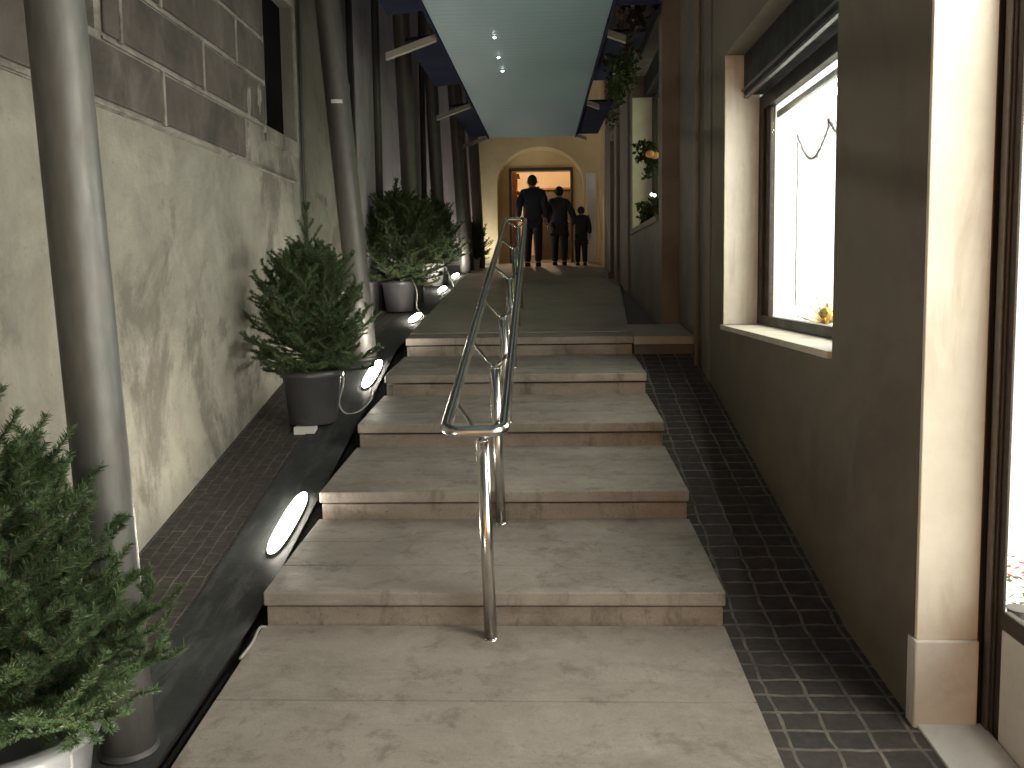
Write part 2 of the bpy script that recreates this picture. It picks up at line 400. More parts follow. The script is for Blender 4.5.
# ------------------------------------------------------------------ staircase
st = thing('stone_staircase', 'flight of five shallow beige stone steps up the middle of the passage', 'staircase', (-.22, 3.56, -.045))
for i in range(5):
    y0 = 3.56+.915*i; zf = -.045+.215*i; zt = zf+.157; y1 = y0+.915
    xs = -1.240+.0135*(y0-3.56); xr_ = .762-.003*(y0-3.56)
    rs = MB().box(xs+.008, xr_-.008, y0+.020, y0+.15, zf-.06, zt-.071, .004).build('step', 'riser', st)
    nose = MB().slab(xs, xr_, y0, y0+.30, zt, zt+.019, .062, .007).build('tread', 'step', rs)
    if i < 4:
        MB().slab(xs, xr_, y0+.305, y0+.60, zt+.019, zt+.038, .062, .003).build('tread', 'step', rs)
        MB().slab(xs, xr_, y0+.605, y1+.025, zt+.038, zt+.0585, .062, .003).build('tread', 'step', rs)
    MB().box(xs+.012, xr_-.012, y0+.151, y1+.019, zf-.3, zt-.045).build('core', 'gutter', rs)
# paved wing of the top step on the right
wg = thing('side_landing', 'dark stone landing block between the top step and the right wall', 'landing', (1.0, 7.22, .8))
MB().slab(.753, 1.265, 7.215, 8.02, .967, 1.03, .07, .005).build('slab', 'ramp', wg)
MB().box(.756, 1.262, 7.23, 7.95, .6, .895, .004).build('riser', 'dark_slab', wg)

# ------------------------------------------------------------------ handrail
rail = thing('handrail', 'stainless steel twin tube handrail up the middle of the steps', 'handrail', (-.235, 3.43, -.058))
def rail_z(y): return .838+.2135*(y-3.43)
L, Rr = -.412, -.172
pts = []
def arc(cx, cy, r, a0, a1, n=6): return [(cx+r*math.cos(a0+(a1-a0)*k/n), cy+r*math.sin(a0+(a1-a0)*k/n)) for k in range(n+1)]
r = .055; ya, yb = 3.43, 9.45; Lf, Rf = -.412, -.200
xy = arc(L+r, ya+r, r, PI, 1.5*PI) + arc(Rr-r, ya+r, r, 1.5*PI, 2*PI)
xy += [(Rr+(Rf-Rr)*k/24, ya+r+(yb-ya-2*r)*k/24) for k in range(1, 24)]
xy += arc(Rf-r, yb-r, r, 0, .5*PI) + arc(Lf+r, yb-r, r, .5*PI, PI)
xy += [(Lf+(L-Lf)*k/12, yb-r-(yb-ya-2*r)*k/12) for k in range(1, 12)]
# denser samples where the slope bends
P = [(x, y, rail_z(y)) for x, y in xy]
MB().tube(P, .0245, 16, closed=True).build('rail_loop', 'steel', rail)
def stair_level(y):
    if y < 3.56: return side_level(y)
    if y < 7.22:
        i = int((y-3.56)/.915); return -.045+.215*i+.157+.0585*((y-3.56-.915*i)/.915)
    return ramp_level(y)
for y in (3.47, 4.42, 5.42, 6.6, 7.9, 9.2):
    z0 = stair_level(y); zr = rail_z(y); k = (y-ya)/(yb-ya)
    xl = L+(Lf-L)*k; xr = Rr+(Rf-Rr)*k; xm = -.262-.012*k
    p = MB().tube([(xm+.022, y, z0-.02), (xm, y, zr-.055)], .027, 16).build('post', 'steel', rail)
    MB().lathe([(.036, 0), (.038, .003), (.030, .007), (.028, .011)], (xm+.022, y, z0-.001), 18).build('base_collar', 'steel', p)
    MB().lathe([(.027, 0), (.024, .006), (.010, .012)], (xm, y, zr-.056), 16).build('post_cap', 'steel', p)
    ahead = min(y+.36, yb-.02)
    MB().tube([(xl+.005, ahead, rail_z(ahead)-.016), (xm-.02, y+.03, zr-.035), (xm, y, zr-.05)], .0085, 8).build('bracket', 'steel', rail)
    MB().tube([(xr-.005, min(y+.2, yb-.02), rail_z(min(y+.2, yb-.02))-.016), (xm+.02, y+.03, zr-.035), (xm, y, zr-.05)], .0085, 8).build('bracket', 'steel', rail)

# ------------------------------------------------------------------ left building
lb = thing('plaster_house', 'weathered old plaster house with dark stone block courses along the left side', 'house', (-2.2, 4, -.1))
XL = -2.08
MB().wall(XL, -6, 9.25, -1.2, 9, [(2.95, 3.965, 2.64, 4.3), (6.41, 7.225, 2.64, 3.74)], .45, -1).build('wall', 'plaster', lb)
random.seed(4)
# block courses: dark blocks standing proud of pale mortar
MB().wall(XL+.012, -6, 6.405, 2.29, 7.2, [(2.95, 3.965, 2.5, 4.3), (5.93, 6.405, 2.29, 2.62)], .011, -1).build('mortar_bed', 'mortar', lb)
joints = {0: [-5.2,-4.3,-3.4,-2.6,-1.8,-.7,.3,1.2,2.1,3.0,3.78,4.65], 1: [-4.8,-3.9,-3,-2,-1.1,-.2,.7,1.6,2.45,4.2,5.22], 2: [-5,-4.1,-3.1,-2.2,-1.3,-.3,.6,1.5,2.3,4.66,5.8]}
bl = MB()
for k in range(15):
    z0 = 2.305+.3145*k+.024; z1 = z0+.3145-.048
    js = [-6]+joints[k % 3]+[6.40]
    for a, c in zip(js, js[1:]):
        a2, c2 = a+.014, c-.014
        if k < 7 and c2 > 2.90 and a2 < 4.02 and (k > 0 or False):      # leave the near window free
            for (p, q) in ((a2, min(c2, 2.88)), (max(a2, 4.04), c2)):
                if q-p > .05: bl.box(XL+.013, XL+.030, p, q, z0, z1, .007)
            continue
        if k == 0 and c2 > 5.9: c2 = 5.92
        if c2-a2 > .04: bl.box(XL+.013, XL+.030+random.uniform(-.003,.003), a2, c2, z0, z1, .007)
bl.build('stone_block_course', 'block', lb)
# thin raised fillets of the horizontal joints
f = MB()
for k in range(0, 15):
    z = 2.305+.3145*k
    if 1 <= k < 7:
        f.box(XL+.013, XL+.026, -6, 2.9, z-.009, z+.006, .003); f.box(XL+.013, XL+.026, 4.03, 6.39, z-.009, z+.006, .003)
    else: f.box(XL+.013, XL+.026, -6, 6.39 if k else 5.9, z-.009, z+.006, .003)
for k in range(15):
    z0 = 2.305+.3145*k
    for q in joints[k % 3]:
        if 2.88 < q < 4.05 and 1 <= k < 7: continue
        if k == 0 and q > 5.9: continue
        f.box(XL+.014, XL+.034, q-.013, q+.013, z0+.012, z0+.3025, .003)
f.box(XL+.001, XL+.018, 5.9, 7.2, 2.288, 2.302, .003)
f.build('joint_fillet', 'mortar', lb)
random.seed(12)
for (yc, zc, n_) in ((6.0, 2.74, 9), (5.97, 2.45, 8), (6.22, 2.80, 7)):
    ring = []; pp = MB()
    for q in range(14):
        a = 2*PI*q/14; rr = random.uniform(.6, 1.15)
        ring.append((yc+.045*rr*math.cos(a), zc+.14*rr*math.sin(a)))
    lo = [pp.bm.verts.new((XL+.02, y, z)) for y, z in ring]; hi = [pp.bm.verts.new((XL+.036, yc+(y-yc)*.85, zc+(z-zc)*.85)) for y, z in ring]
    for q in range(14): pp.bm.faces.new((lo[q], lo[(q+1) % 14], hi[(q+1) % 14], hi[q]))
    pp.bm.faces.new(hi)
    pp.build('plaster_patch', 'mortar', lb)
def dark_window(ya, yb, za, zb):
    w = MB()
    w.box(XL-.13, XL-.10, ya+.001, yb-.001, za+.001, zb-.001)  # black sheet stands in for the darkness inside the opening
    o = w.build('window', 'opening_shade', lb)
    MB().box(XL-.02, XL+.018, ya-.06, ya-.001, za-.06, zb).build('surround', 'mortar', o)
    MB().box(XL-.02, XL+.018, yb+.001, yb+.045, za-.06, zb).build('surround', 'mortar', o)
    MB().box(XL-.2, XL+.02, ya, (ya+yb)/2-.012, za-.12, za-.002, .006).box(XL-.2, XL+.022, (ya+yb)/2+.012, yb+.02, za-.13, za-.002, .006).build('sill', 'plaster', o)
dark_window(2.95, 3.965, 2.64, 4.3)
dark_window(6.41, 7.225, 2.64, 3.74)
MB().box(XL-.2, XL+.016, 6.36, 7.30, 3.743, 3.92, .006).build('lintel', 'mortar', lb)
# torn plaster strip at the far corner of the house
random.seed(8)
pe = MB()
for q in range(46):
    z = 1.15+q*.052; pe.box(XL+.001, XL+random.uniform(.006,.03), 8.86+random.uniform(-.08,.08), 9.2+random.uniform(-.05,.04), z, z+random.uniform(.03,.1), .006)
pe.build('peeled_strip', 'peeling', lb)
tag(MB().tube([(XL+.04, 7.30, .78), (XL+.035, 7.30, 2.6), (XL+.04, 7.32, 6.5)], .014, 10).tube([(XL+.04, 7.30, 2.0), (XL+.04, 7.30, 2.04)], .022, 10).build('drainpipe', 'pipe_dark', lb))
MB().tube([(XL+.04, 2.18, -.3), (XL+.04, 2.18, 2.6)], .018, 10).build('conduit', 'pipe', lb)

lb2 = thing('grey_house', 'grey violet plastered house behind the row of steel columns', 'house', (-2.5, 13, 1))
MB().wall(-2.02, 9.36, 17.2, -.2, 9, [(12.2, 13.0, 2.9, 4.2)], .45, -1).build('wall', 'plaster_grey', lb2)
w = MB().box(-2.3, -2.28, 12.201, 12.999, 2.901, 4.199).build('window', 'opening_shade', lb2)
MB().box(-2.02, -1.985, 12.15, 13.05, 2.82, 2.895, .006).build('sill', 'mortar', w)
MB().box(-2.019, -1.30, 16.5, 16.79, .5, 9).build('wall_return', 'plaster_grey', lb2)
MB().box(-2.3, -2.03, 9.27, 9.345, -.2, 8).build('gap_shade_strip', 'gutter', lb2)  # solid dark strip, painting in the shade between the two houses
MB().tube([(-1.93, 10.1, 1.1), (-1.93, 10.1, 7)], .045, 12).build('drainpipe', 'pipe_dark', lb2)
MB().tube([(-1.94, 14.0, 1.5), (-1.94, 14.0, 7)], .045, 12).build('drainpipe', 'pipe_dark', lb2)

# ------------------------------------------------------------------ leaning steel columns
colm = [(2.72, -1.43, .088, .043), (7.2, -1.535, .103, .078), (10.6, -1.60, .104, .03), (12.95, -1.55, .098, .034), (14.6, -1.34, .095, .05), (15.2, -1.33, .095, .05), (15.75, -1.17, .095, .04)]
names = ['nearest leaning grey steel column beside the big front fir tree',
         'leaning grey steel column with a small white sticker behind the dark potted fir',
         'leaning steel column rising out of the third fir, lit along one edge',
         'fourth leaning steel column rising behind the brightly lit firs',
         'dark leaning steel column beyond the lit firs, before the last group of two',
         'dark leaning column second from the arch end of the row',
         'last leaning column of the row, beside the cream arch wall']
for (y, x, r, lean), lab in zip(colm, names):
    z0 = side_level(y); H = 5.9
    c = thing('steel_column', lab, 'column', (x, y, z0), 'leaning steel columns along the left wall')
    sh = MB().tube([(x-lean*(H*k/8), y, z0-.02+H*k/8) for k in range(9)], r, 32).build('shaft', 'pipe', c)
    MB().lathe([(r+.012, .0), (r+.012, .008), (r+.003, .012), (r+.002, .02)], (x, y, z0), 28).build('base_plate', 'pipe_dark', c)
    if abs(y-7.2) < .01:
        zz = 2.93; xx = x-lean*(zz-z0); q = MB(); rw = []
        for a in np.linspace(-.35, .55, 9): rw.append([q.bm.verts.new((xx+(r+d)*math.sin(a)-lean*h, y-(r+d)*math.cos(a), zz+h)) for d, h in ((.001, 0), (.001, .03), (.004, .03), (.004, 0))])
        for A, B in zip(rw, rw[1:]):
            for k in range(4): q.bm.faces.new((A[k], A[(k+1) % 4], B[(k+1) % 4], B[k]))
        q.build('sticker', 'label', c)

# ------------------------------------------------------------------ canopy
cp = thing('canopy', 'teal ribbed canopy roof running above the passage', 'canopy', (-.18, 9, 3.6))
MB().hexa([(x, y, ceil_level(y)+q) for x in (-.92, .56) for y in (3.9, 15.0) for q in (0, .05)]).build('ceiling_panel', 'ceiling', cp)
for x0, x1 in ((-.945, -.925), (.565, .585)):
    MB().hexa([(x, y, ceil_level(y)+q) for x in (x0, x1) for y in (3.9, 15.0) for q in (-.025, .09)]).build('edge_trim', 'navy', cp)
for ya_, yb_ in ((3.9, 7.1), (7.98, 10.2), (11.68, 14.9)):
    for s, x0, x1 in ((-1, -1.25, -.958), (1, .598, .95)):
        MB().hexa([(x, y, ceil_level(y)+q-(.03 if abs(x) > .96 else 0)) for x in (x0, x1) for y in (ya_, yb_) for q in (.02, .05)]).build('side_panel', 'navy', cp)
for y in (4.3, 7.9, 11.6, 14.95):
    zc = ceil_level(y)
    for x0, x1, d in ((-.957, -1.42, -.13), (.597, .76, -.03)):
        MB().hexa([(x, y+dy, zc+q+(0.03 if x in (x0,) else d)) for x in (x0, x1) for dy in (0, .06) for q in (-.055, .005)]).build('cross_beam', 'beam', cp)
sp = []
for k, (y, x) in enumerate(((7.92, -.426), (8.735, -.433), (9.392, -.424))):
    z = ceil_level(y)
    s = thing('ceiling_spotlight', ['nearest of the three tiny spotlights in the teal canopy ceiling', 'middle one of the three tiny spotlights in the teal ceiling', 'farthest of the three tiny spotlights in the teal ceiling'][k], 'spotlight', (x, y, z-.002), 'tiny spotlights in the canopy ceiling')
    MB().lathe([(.017, -.010), (.021, -.008), (.021, -.0005)], (x, y, z), 20).build('trim_ring', 'frame_edge', s)
    MB().ball((x, y, z-.011), .013, 12, 8, (1,1,.5)).build('bulb', 'glow_spot', s)

# ------------------------------------------------------------------ right building (near)
XR = 1.27
rb = thing('shop_house', 'brown rendered shop house with lit display window along the right side', 'shop', (1.6, 4, -.1))
MB().wall(XR, 2.907, 8.02, -1.0, 9, [(3.80, 6.13, 1.085, 2.99)], .24, 1).build('wall', 'render_brown', rb)
pl = MB().box(XR, 1.478, 2.885, 2.905, -.4, 9, .004).build('corner_pillar', 'pillar', rb)
MB().box(XR-.010, 1.476, 2.868, 2.8835, -.4, .20, .006).box(XR-.010, XR-.0005, 2.884, 2.93, -.4, .20).build('plinth', 'plinth', pl)
# far cream lining of the display window opening
wf = MB().box(1.515, 1.575, 6.02, 6.128, 1.125, 2.70, .004).box(1.515, 1.575, 3.802, 3.90, 1.125, 2.70, .004).box(1.515, 1.575, 3.901, 6.019, 1.125, 1.185, .004).box(1.515, 1.575, 3.901, 6.019, 2.60, 2.70, .004)
wf.box(1.535, 1.57, 5.90, 6.018, 1.187, 2.598, .003).box(1.535, 1.57, 3.903, 4.0, 1.187, 2.598, .003)
dw = wf.build('window', 'frame', rb); dw['label'] = 'lit display window with a white backdrop'
MB().box(1.55, 1.556, 4.001, 5.899, 1.187, 2.598).build('pane', 'glass', dw)
MB().box(XR+.004, 1.512, 6.105, 6.1285, 1.122, 2.988, .002).build('reveal_lining', 'pillar', dw)
MB().box(XR-.022, 1.513, 3.803, 6.104, 1.087, 1.121, .004).build('sill', 'sill', dw)
sb = MB().box(1.40, 1.70, 3.802, 6.103, 2.715, 2.985, .006).build('shutter_box', 'shutter', dw)
MB().box(1.384, 1.398, 3.802, 6.103, 2.735, 2.750, .002).box(1.402, 1.43, 3.802, 6.103, 2.690, 2.710, .002).build('shutter_rail', 'frame_edge', dw)
MB().box(1.60, 1.65, 3.9, 6.0, 2.53, 2.585, .012).build('light_trough', 'steel', dw)
# display box behind the glass
MB().box(1.60, 2.55, 6.05, 6.07, 1.14, 2.9).box(1.60, 2.55, 3.64, 3.66, 1.14, 2.9).box(1.60, 2.55, 3.662, 6.048, 2.86, 2.88).box(1.58, 2.55, 3.662, 6.048, 1.13, 1.15).build('display_box', 'white', dw)
MB().box(2.50, 2.53, 3.67, 6.04, 1.16, 2.85).build('lit_backdrop', 'glow_shop', dw)
MB().tube([(1.675, 3.95, 2.50), (1.675, 5.95, 2.50)], .018, 12).build('tube_lamp', 'glow_tube', dw)
# string of beads hanging in the window
g = MB()
def beads(pts, r, n):
    for k in range(n+1):
        t = k/n*(len(pts)-1); i = min(int(t), len(pts)-2); p = Vector(pts[i]).lerp(Vector(pts[i+1]), t-i)
        g.ball(p, r*random.uniform(.7, 1.2), 8, 6)
random.seed(3)
sw = [(1.66, 5.70-k*.05, 2.36-.16*math.sin(PI*k/12)-.004*k) for k in range(13)] + [(1.66, 5.10-k*.05, 2.36-.17*math.sin(PI*k/14)) for k in range(15)]
beads(sw, .0075, 110); g.tube(sw, .003, 6)
vs = [(1.66, 5.70+.008*math.sin(k*1.7), 2.37-k*.1) for k in range(12)]
beads(vs, .0075, 64); g.tube(vs, .0022, 5)
for q in sw:
    for k in range(5):
        e = Vector((random.uniform(-1,1), random.uniform(-1,1), random.uniform(-1,1))).normalized()*random.uniform(.012,.03)
        o = Vector((0, random.uniform(-.025,.025), 0)); g.tube([Vector(q)+o, Vector(q)+o+e], .0022, 4)
g.build('bead_garland', 'garland'); gar = bpy.data.objects['bead_garland']; tag(gar, 'thin dark bead garland hanging in the bright display window', 'garland')
ornament = thing('gold_ornament', 'small golden ornament on the floor of the bright display window', 'ornament', (1.72, 5.24, 1.15))
o_ = MB().ball((1.72, 5.24, 1.215), .055, 16, 10).build('bauble', 'gold', ornament)
MB().tube([(1.72, 5.24, 1.265), (1.72, 5.24, 1.29)], .009, 8).build('cap', 'gold', o_)
b = MB(); random.seed(6)
for q in range(40):
    a = random.uniform(0, 2*PI); e = random.uniform(.1, 1.2); l_ = random.uniform(.08, .20)
    b.tube([(1.72, 5.24, 1.16), (1.72+l_*math.cos(a)*math.cos(e), 5.24+l_*math.sin(a)*math.cos(e), 1.16+l_*math.sin(e))], .003, 5)
b.build('twig', 'gold', ornament)
# recessed strip and downpipe between the display window and the next house
MB().box(XR-.012, XR-.0005, 6.55, 6.82, -.2, 9, .003).build('pilaster_strip', 'render_far', rb)
MB().tube([(XR-.035, 6.95, .55), (XR-.035, 6.95, 7)], .022, 12).build('downpipe', 'render_far', rb)
MB().box(XR-.016, XR-.0005, 7.12, 8.0, 1.05, 9, .003).build('pilaster_strip', 'render_far', rb)
# near shop window, running past the camera
nf = MB()
nf.box(1.4785, 1.56, 2.888, 2.945, -.15, 9, .003).box(1.497, 1.53, 2.82, 2.887, -.15, 3.3, .004).box(1.504, 1.516, 2.788, 2.818, -.15, 3.3, .003)
nf.box(1.50, 1.53, -4, 2.786, .28, .34, .004).box(1.50, 1.53, -4, 2.786, 3.2, 3.3, .004)
for y in (1.0, -.8, -2.6): nf.box(1.503, 1.526, y-.03, y+.03, .342, 3.198, .004)
nw = nf.build('window', 'frame', rb); nw['label'] = 'tall bright shop window next to the corner pillar'
MB().box(1.490, 1.496, 2.835, 2.87, -.1, 3.29).build('frame_strip', 'frame_edge', nw)
MB().box(1.511, 1.515, -4, 2.787, .342, 3.198).build('pane', 'glass', nw)
MB().box(1.503, 1.528, -4, 2.786, -1.2, .278, .004).build('sill_panel', 'plinth', nw)
MB().wall(1.5, -4.2, 2.884, 3.31, 9, [], .3, 1).build('wall', 'render_brown', rb)
MB().box(1.58, 3.0, -4, 3.4, .22, .26).box(1.58, 3.0, -4, 3.4, 3.24, 3.28).box(1.60, 3.0, 3.40, 3.43, .26, 3.24).build('shop_interior', 'white', nw)
MB().box(2.95, 2.98, -4, 3.38, .3, 3.2).build('lit_backdrop', 'glow_shop_side', nw)
MB().box(1.56, 2.0, 1.9, 3.36, 3.19, 3.235).build('pillar_fill_panel', 'glow_pillar_fill', nw)  # unseen glowing panel, added to brighten the corner pillar
fl = thing('potted_flower', 'small red flowering plant at the edge of the bright near shop window', 'plant', (1.60, 2.86, .26))
MB().lathe([(.03, 0), (.04, .06), (.043, .06)], (1.60, 2.86, .26), 16).build('pot', 'pot', fl)
b = MB(); b2 = MB(); random.seed(2)
for q in range(60):
    a = random.uniform(0, 2*PI); rr = random.uniform(.02, .075); z = random.uniform(.34, .50)
    p = Vector((1.60+rr*math.cos(a), 2.86+rr*math.sin(a), z)); d = Vector((random.uniform(-1,1), random.uniform(-1,1), random.uniform(-.3,.6))).normalized()*.028; e = d.cross(Vector((0,0,1))).normalized()*.011
    bb = b2 if z > .44 else b
    bb.bm.faces.new([bb.bm.verts.new(v) for v in (p, p+d*.5+e, p+d, p+d*.5-e)])
b.build('leaves', 'needles', fl); b2.build('flowers', 'red', fl)

# ------------------------------------------------------------------ right building (far)
XF = 1.10
rf = thing('far_shop_house', 'dark rendered house with a green lit window behind the right pilaster', 'shop', (1.5, 11, 1))
MB().wall(XF, 8.025, 15.3, -.2, 9, [(8.25, 10.7, 2.05, 3.92), (13.0, 14.2, 1.55, 3.7)], .24, 1).build('wall', 'render_far', rf)
w = MB().box(1.345, 1.40, 10.5, 10.698, 2.06, 3.9, .004).box(1.345, 1.40, 8.252, 8.4, 2.06, 3.9, .004).box(1.345, 1.40, 8.401, 10.499, 2.06, 2.14, .004).box(1.345, 1.40, 8.401, 10.499, 3.6, 3.66, .004).box(1.345, 1.40, 9.5, 9.56, 2.141, 3.599, .004).build('window', 'frame', rf)
MB().box(1.365, 1.371, 8.401, 10.499, 2.141, 3.599).build('pane', 'glass', w)
MB().box(1.25, 1.34, 8.252, 10.697, 3.665, 3.915, .005).build('shutter_box', 'shutter', w)
MB().box(XF-.03, 1.34, 8.252, 10.697, 2.0, 2.0585, .004).build('sill', 'render_far', w)
MB().box(XF+.003, 1.342, 10.675, 10.698, 2.061, 3.66, .002).build('reveal_lining', 'pillar', w)
MB().box(1.9, 1.93, 8.2, 10.7, 2.06, 3.7).build('lit_backdrop', 'glow_green', w)
MB().box(XF-.035, XF-.0005, 10.95, 11.5, .9, 9, .005).build('pilaster_strip', 'render_far', rf)
MB().box(XF-.05, XF-.0005, 12.4, 12.8, .9, 9, .005).build('pilaster_strip', 'render_far', rf)
dr = MB().box(1.25, 1.3, 13.001, 14.199, 1.5, 3.699).build('door', 'wood_dark', rf)
MB().box(1.215, 1.249, 13.08, 13.12, 2.4, 2.62, .004).build('handle', 'frame_edge', dr)
MB().box(XF-.14, XF+.2, 12.9, 14.3, 1.2, 1.56, .006).build('door_step', 'dark_slab', rf)

# ------------------------------------------------------------------ end building with arch
eb = thing('arched_house', 'cream house with an arched doorway closing the end of the passage', 'house', (0, 16.9, 1.78))
YE = 16.8
def arch_pts(x0, x1, z0, zs, rise, n=24):
    cx, hw = (x0+x1)/2, (x1-x0)/2
    return [(x0, z0)] + [(cx-hw*math.cos(PI*k/n), zs+rise*math.sin(PI*k/n)) for k in range(n+1)] + [(x1, z0)]
def arch_wall(bm, y, th, X0, X1, Z0, Z1, pts):
    outer = []
    for (x, z) in pts: outer.append((x, z))
    n = len(pts); f = [bm.verts.new((x, y, z)) for x, z in pts]; bk = [bm.verts.new((x, y+th, z)) for x, z in pts]
    def top(p): return bm.verts.new(p)
    ft = [bm.verts.new((x, y, Z1)) for x, z in pts]
    for k in range(n-1):
        if k == 0 or k == n-2: pass
        bm.faces.new((f[k], f[k+1], bk[k+1], bk[k]))
        if abs(pts[k][0]-pts[k+1][0]) > 1e-5: bm.faces.new((f[k], f[k+1], ft[k+1], ft[k]))
    for side, X in ((0, X0), (n-1, X1)):
        x, z = pts[side]
        sp_ = [q for q in range(n) if abs(pts[q][0]-x) < 1e-5]
        vb = [f[q] for q in sp_]
        lst = vb if side == 0 else vb[::-1]
        bm.faces.new([bm.verts.new((X, y, Z0))] + lst + [ft[sp_[-1] if side == 0 else sp_[0]], bm.verts.new((X, y, Z1))])
b = MB(); arch_wall(b.bm, YE, .5, -2.2, 2.2, 1.2, 8, arch_pts(-.90, .79, 1.2, 3.32, .72)); bmesh.ops.remove_doubles(b.bm, verts=b.bm.verts[:], dist=1e-4)
b.build('wall', 'cream_wall', eb)
b = MB(); arch_wall(b.bm, YE+.5, .2, -1.4, 1.4, 1.2, 5, [(-.63, 1.2), (-.63, 3.64), (.55, 3.64), (.55, 1.2)])
b.build('arch_infill', 'cream_wall', eb)
df = MB().box(-.685, -.625, YE+.47, YE+.52, 1.5, 3.70, .004).box(.545, .60, YE+.47, YE+.52, 1.5, 3.70, .004).box(-.624, .544, YE+.47, YE+.52, 3.64, 3.70, .004).build('door_frame', 'wood_dark', eb)
MB().box(XF-.02, XF+.3, 15.305, YE-.003, 1.0, 8).build('side_wall', 'cream_wall', eb)
# room behind the doorway
rm = MB()
zf_ = 1.79
rm.box(-2.0, 1.6, 20.6, 20.7, zf_, 4.4).box(-2.1, -2.0, YE+.71, 20.7, zf_, 4.4).box(1.6, 1.7, YE+.71, 20.7, zf_, 4.4).box(-2.1, 1.7, YE+.71, 20.7, 4.4, 4.5)
rm.build('room', 'warm_wall', eb)
MB().box(-2.1, 1.7, YE+.01, 20.7, zf_-.1, zf_-.005).build('room_floor', 'shop_floor', eb)
sh = thing('wall_shelf', 'red brown shelf unit with goods inside the lit doorway', 'shelf', (-.62, 18.3, zf_))
MB().box(-.80, -.56, 18.05, 18.09, zf_, 4.0).box(-.80, -.56, 18.85, 18.89, zf_, 4.0).box(-.82, -.80, 18.05, 18.89, zf_, 4.0).build('side_panel', 'wood_red', sh)
for q in range(6): MB().box(-.80, -.50, 18.09, 18.85, zf_+.08+q*.36, zf_+.10+q*.36).build('shelf_board', 'wood_red', sh)
random.seed(5)
for q in range(6):
    for j in range(3):
        y = 18.2+j*.24; h = random.uniform(.1, .22); z = zf_+.10+q*.36
        jr = MB().lathe([(.045, 0), (.05, h*.6), (.03, h*.8), (.03, h)], (-.62, y, z), 12).build('jar', random.choice(['red', 'gold', 'white', 'wood_dark']))
        tag(jr, 'small jar on the shelf inside the lit doorway', 'jar', 'jars on the doorway shelf')
ct = thing('shop_counter', 'dark grey cabinet standing inside the lit doorway', 'cabinet', (.5, 19.4, zf_))
MB().box(-.05, 1.2, 19.2, 19.7, zf_, 3.45, .01).build('body', 'wood_dark', ct)
MB().box(-.08, 1.23, 19.17, 19.73, 3.452, 3.50, .008).build('cornice', 'wood_red', ct)
lmp = thing('pendant_lamp', 'warm lamp hanging inside the lit doorway', 'lamp', (-.3, 18.8, 4.4))
lc = MB().tube([(-.3, 18.8, 4.395), (-.3, 18.8, 4.2)], .008, 8).build('cord', 'black', lmp)
MB().ball((-.3, 18.8, 4.1), .11, 20, 12).build('globe', 'glow_warm', lmp)
dl = thing('door_leaf', 'narrow pale blue door leaf standing open right of the archway', 'door', (.9, 16.5, 1.77))
MB().box(.83, 1.01, 16.50, 16.54, 1.80, 3.48, .004).build('panel', 'door_white', dl)
MB().box(.845, .87, 16.46, 16.499, 2.55, 2.70, .004).build('handle', 'frame_edge', dl)

# ------------------------------------------------------------------ uplights
lamp_y = [1.84, 4.42, 6.74, 9.25, 12.05, 14.1, 16.22]
labs = ['oval floor uplight under the big front fir tree', 'nearest visible long oval uplight glowing beside the second step', 'oval glowing floor light between the dark potted fir and the steps', 'glowing oval floor light in front of the lit third fir', 'smallest visible glowing oval floor light, beside the fourth fir', 'oval floor light hidden behind the firs, last but one before the arch', 'last oval floor light of the row, at the foot of the cream arch wall']
for y, lab in zip(lamp_y, labs):
    x = -1.385-.012*max(0, y-7)+(.112 if y < 3 else .27 if y > 15 else 0); sl = .235 if 3.6 < y < 7.3 else (.1 if y >= 7.3 else .09)
    z = side_level(y)
    u = thing('floor_uplight', lab, 'floor light', (x, y, z), 'oval uplights along the steps')
    Lh, Wh = .31, .043
    def oval(sx, sy, z0, z1):
        bb = MB(); bm = bb.bm; n = 36; rings = []
        for zz, k in ((z0, 1.0), (z1, 1.0)):
            rg = []
            for q in range(n):
                a = 2*PI*q/n; ca, sa = math.cos(a), math.sin(a)
                px = sx*k*math.copysign(abs(ca)**.78, ca); py = sy*k*math.copysign(abs(sa)**.78, sa)
                rg.append(bm.verts.new((x+px, y+py, z+sl*py+zz)))
            rings.append(rg)
        for q in range(n): bm.faces.new((rings[0][q], rings[0][(q+1) % n], rings[1][(q+1) % n], rings[1][q]))
        bm.faces.new(rings[0][::-1]); bm.faces.new(rings[1]); return bb
    hs = oval(Wh+.004, Lh+.005, .004, .024).build('housing', 'frame_edge', u)
    oval(Wh, Lh, .0225, .034).build('diffuser', 'glow_lamp', u)

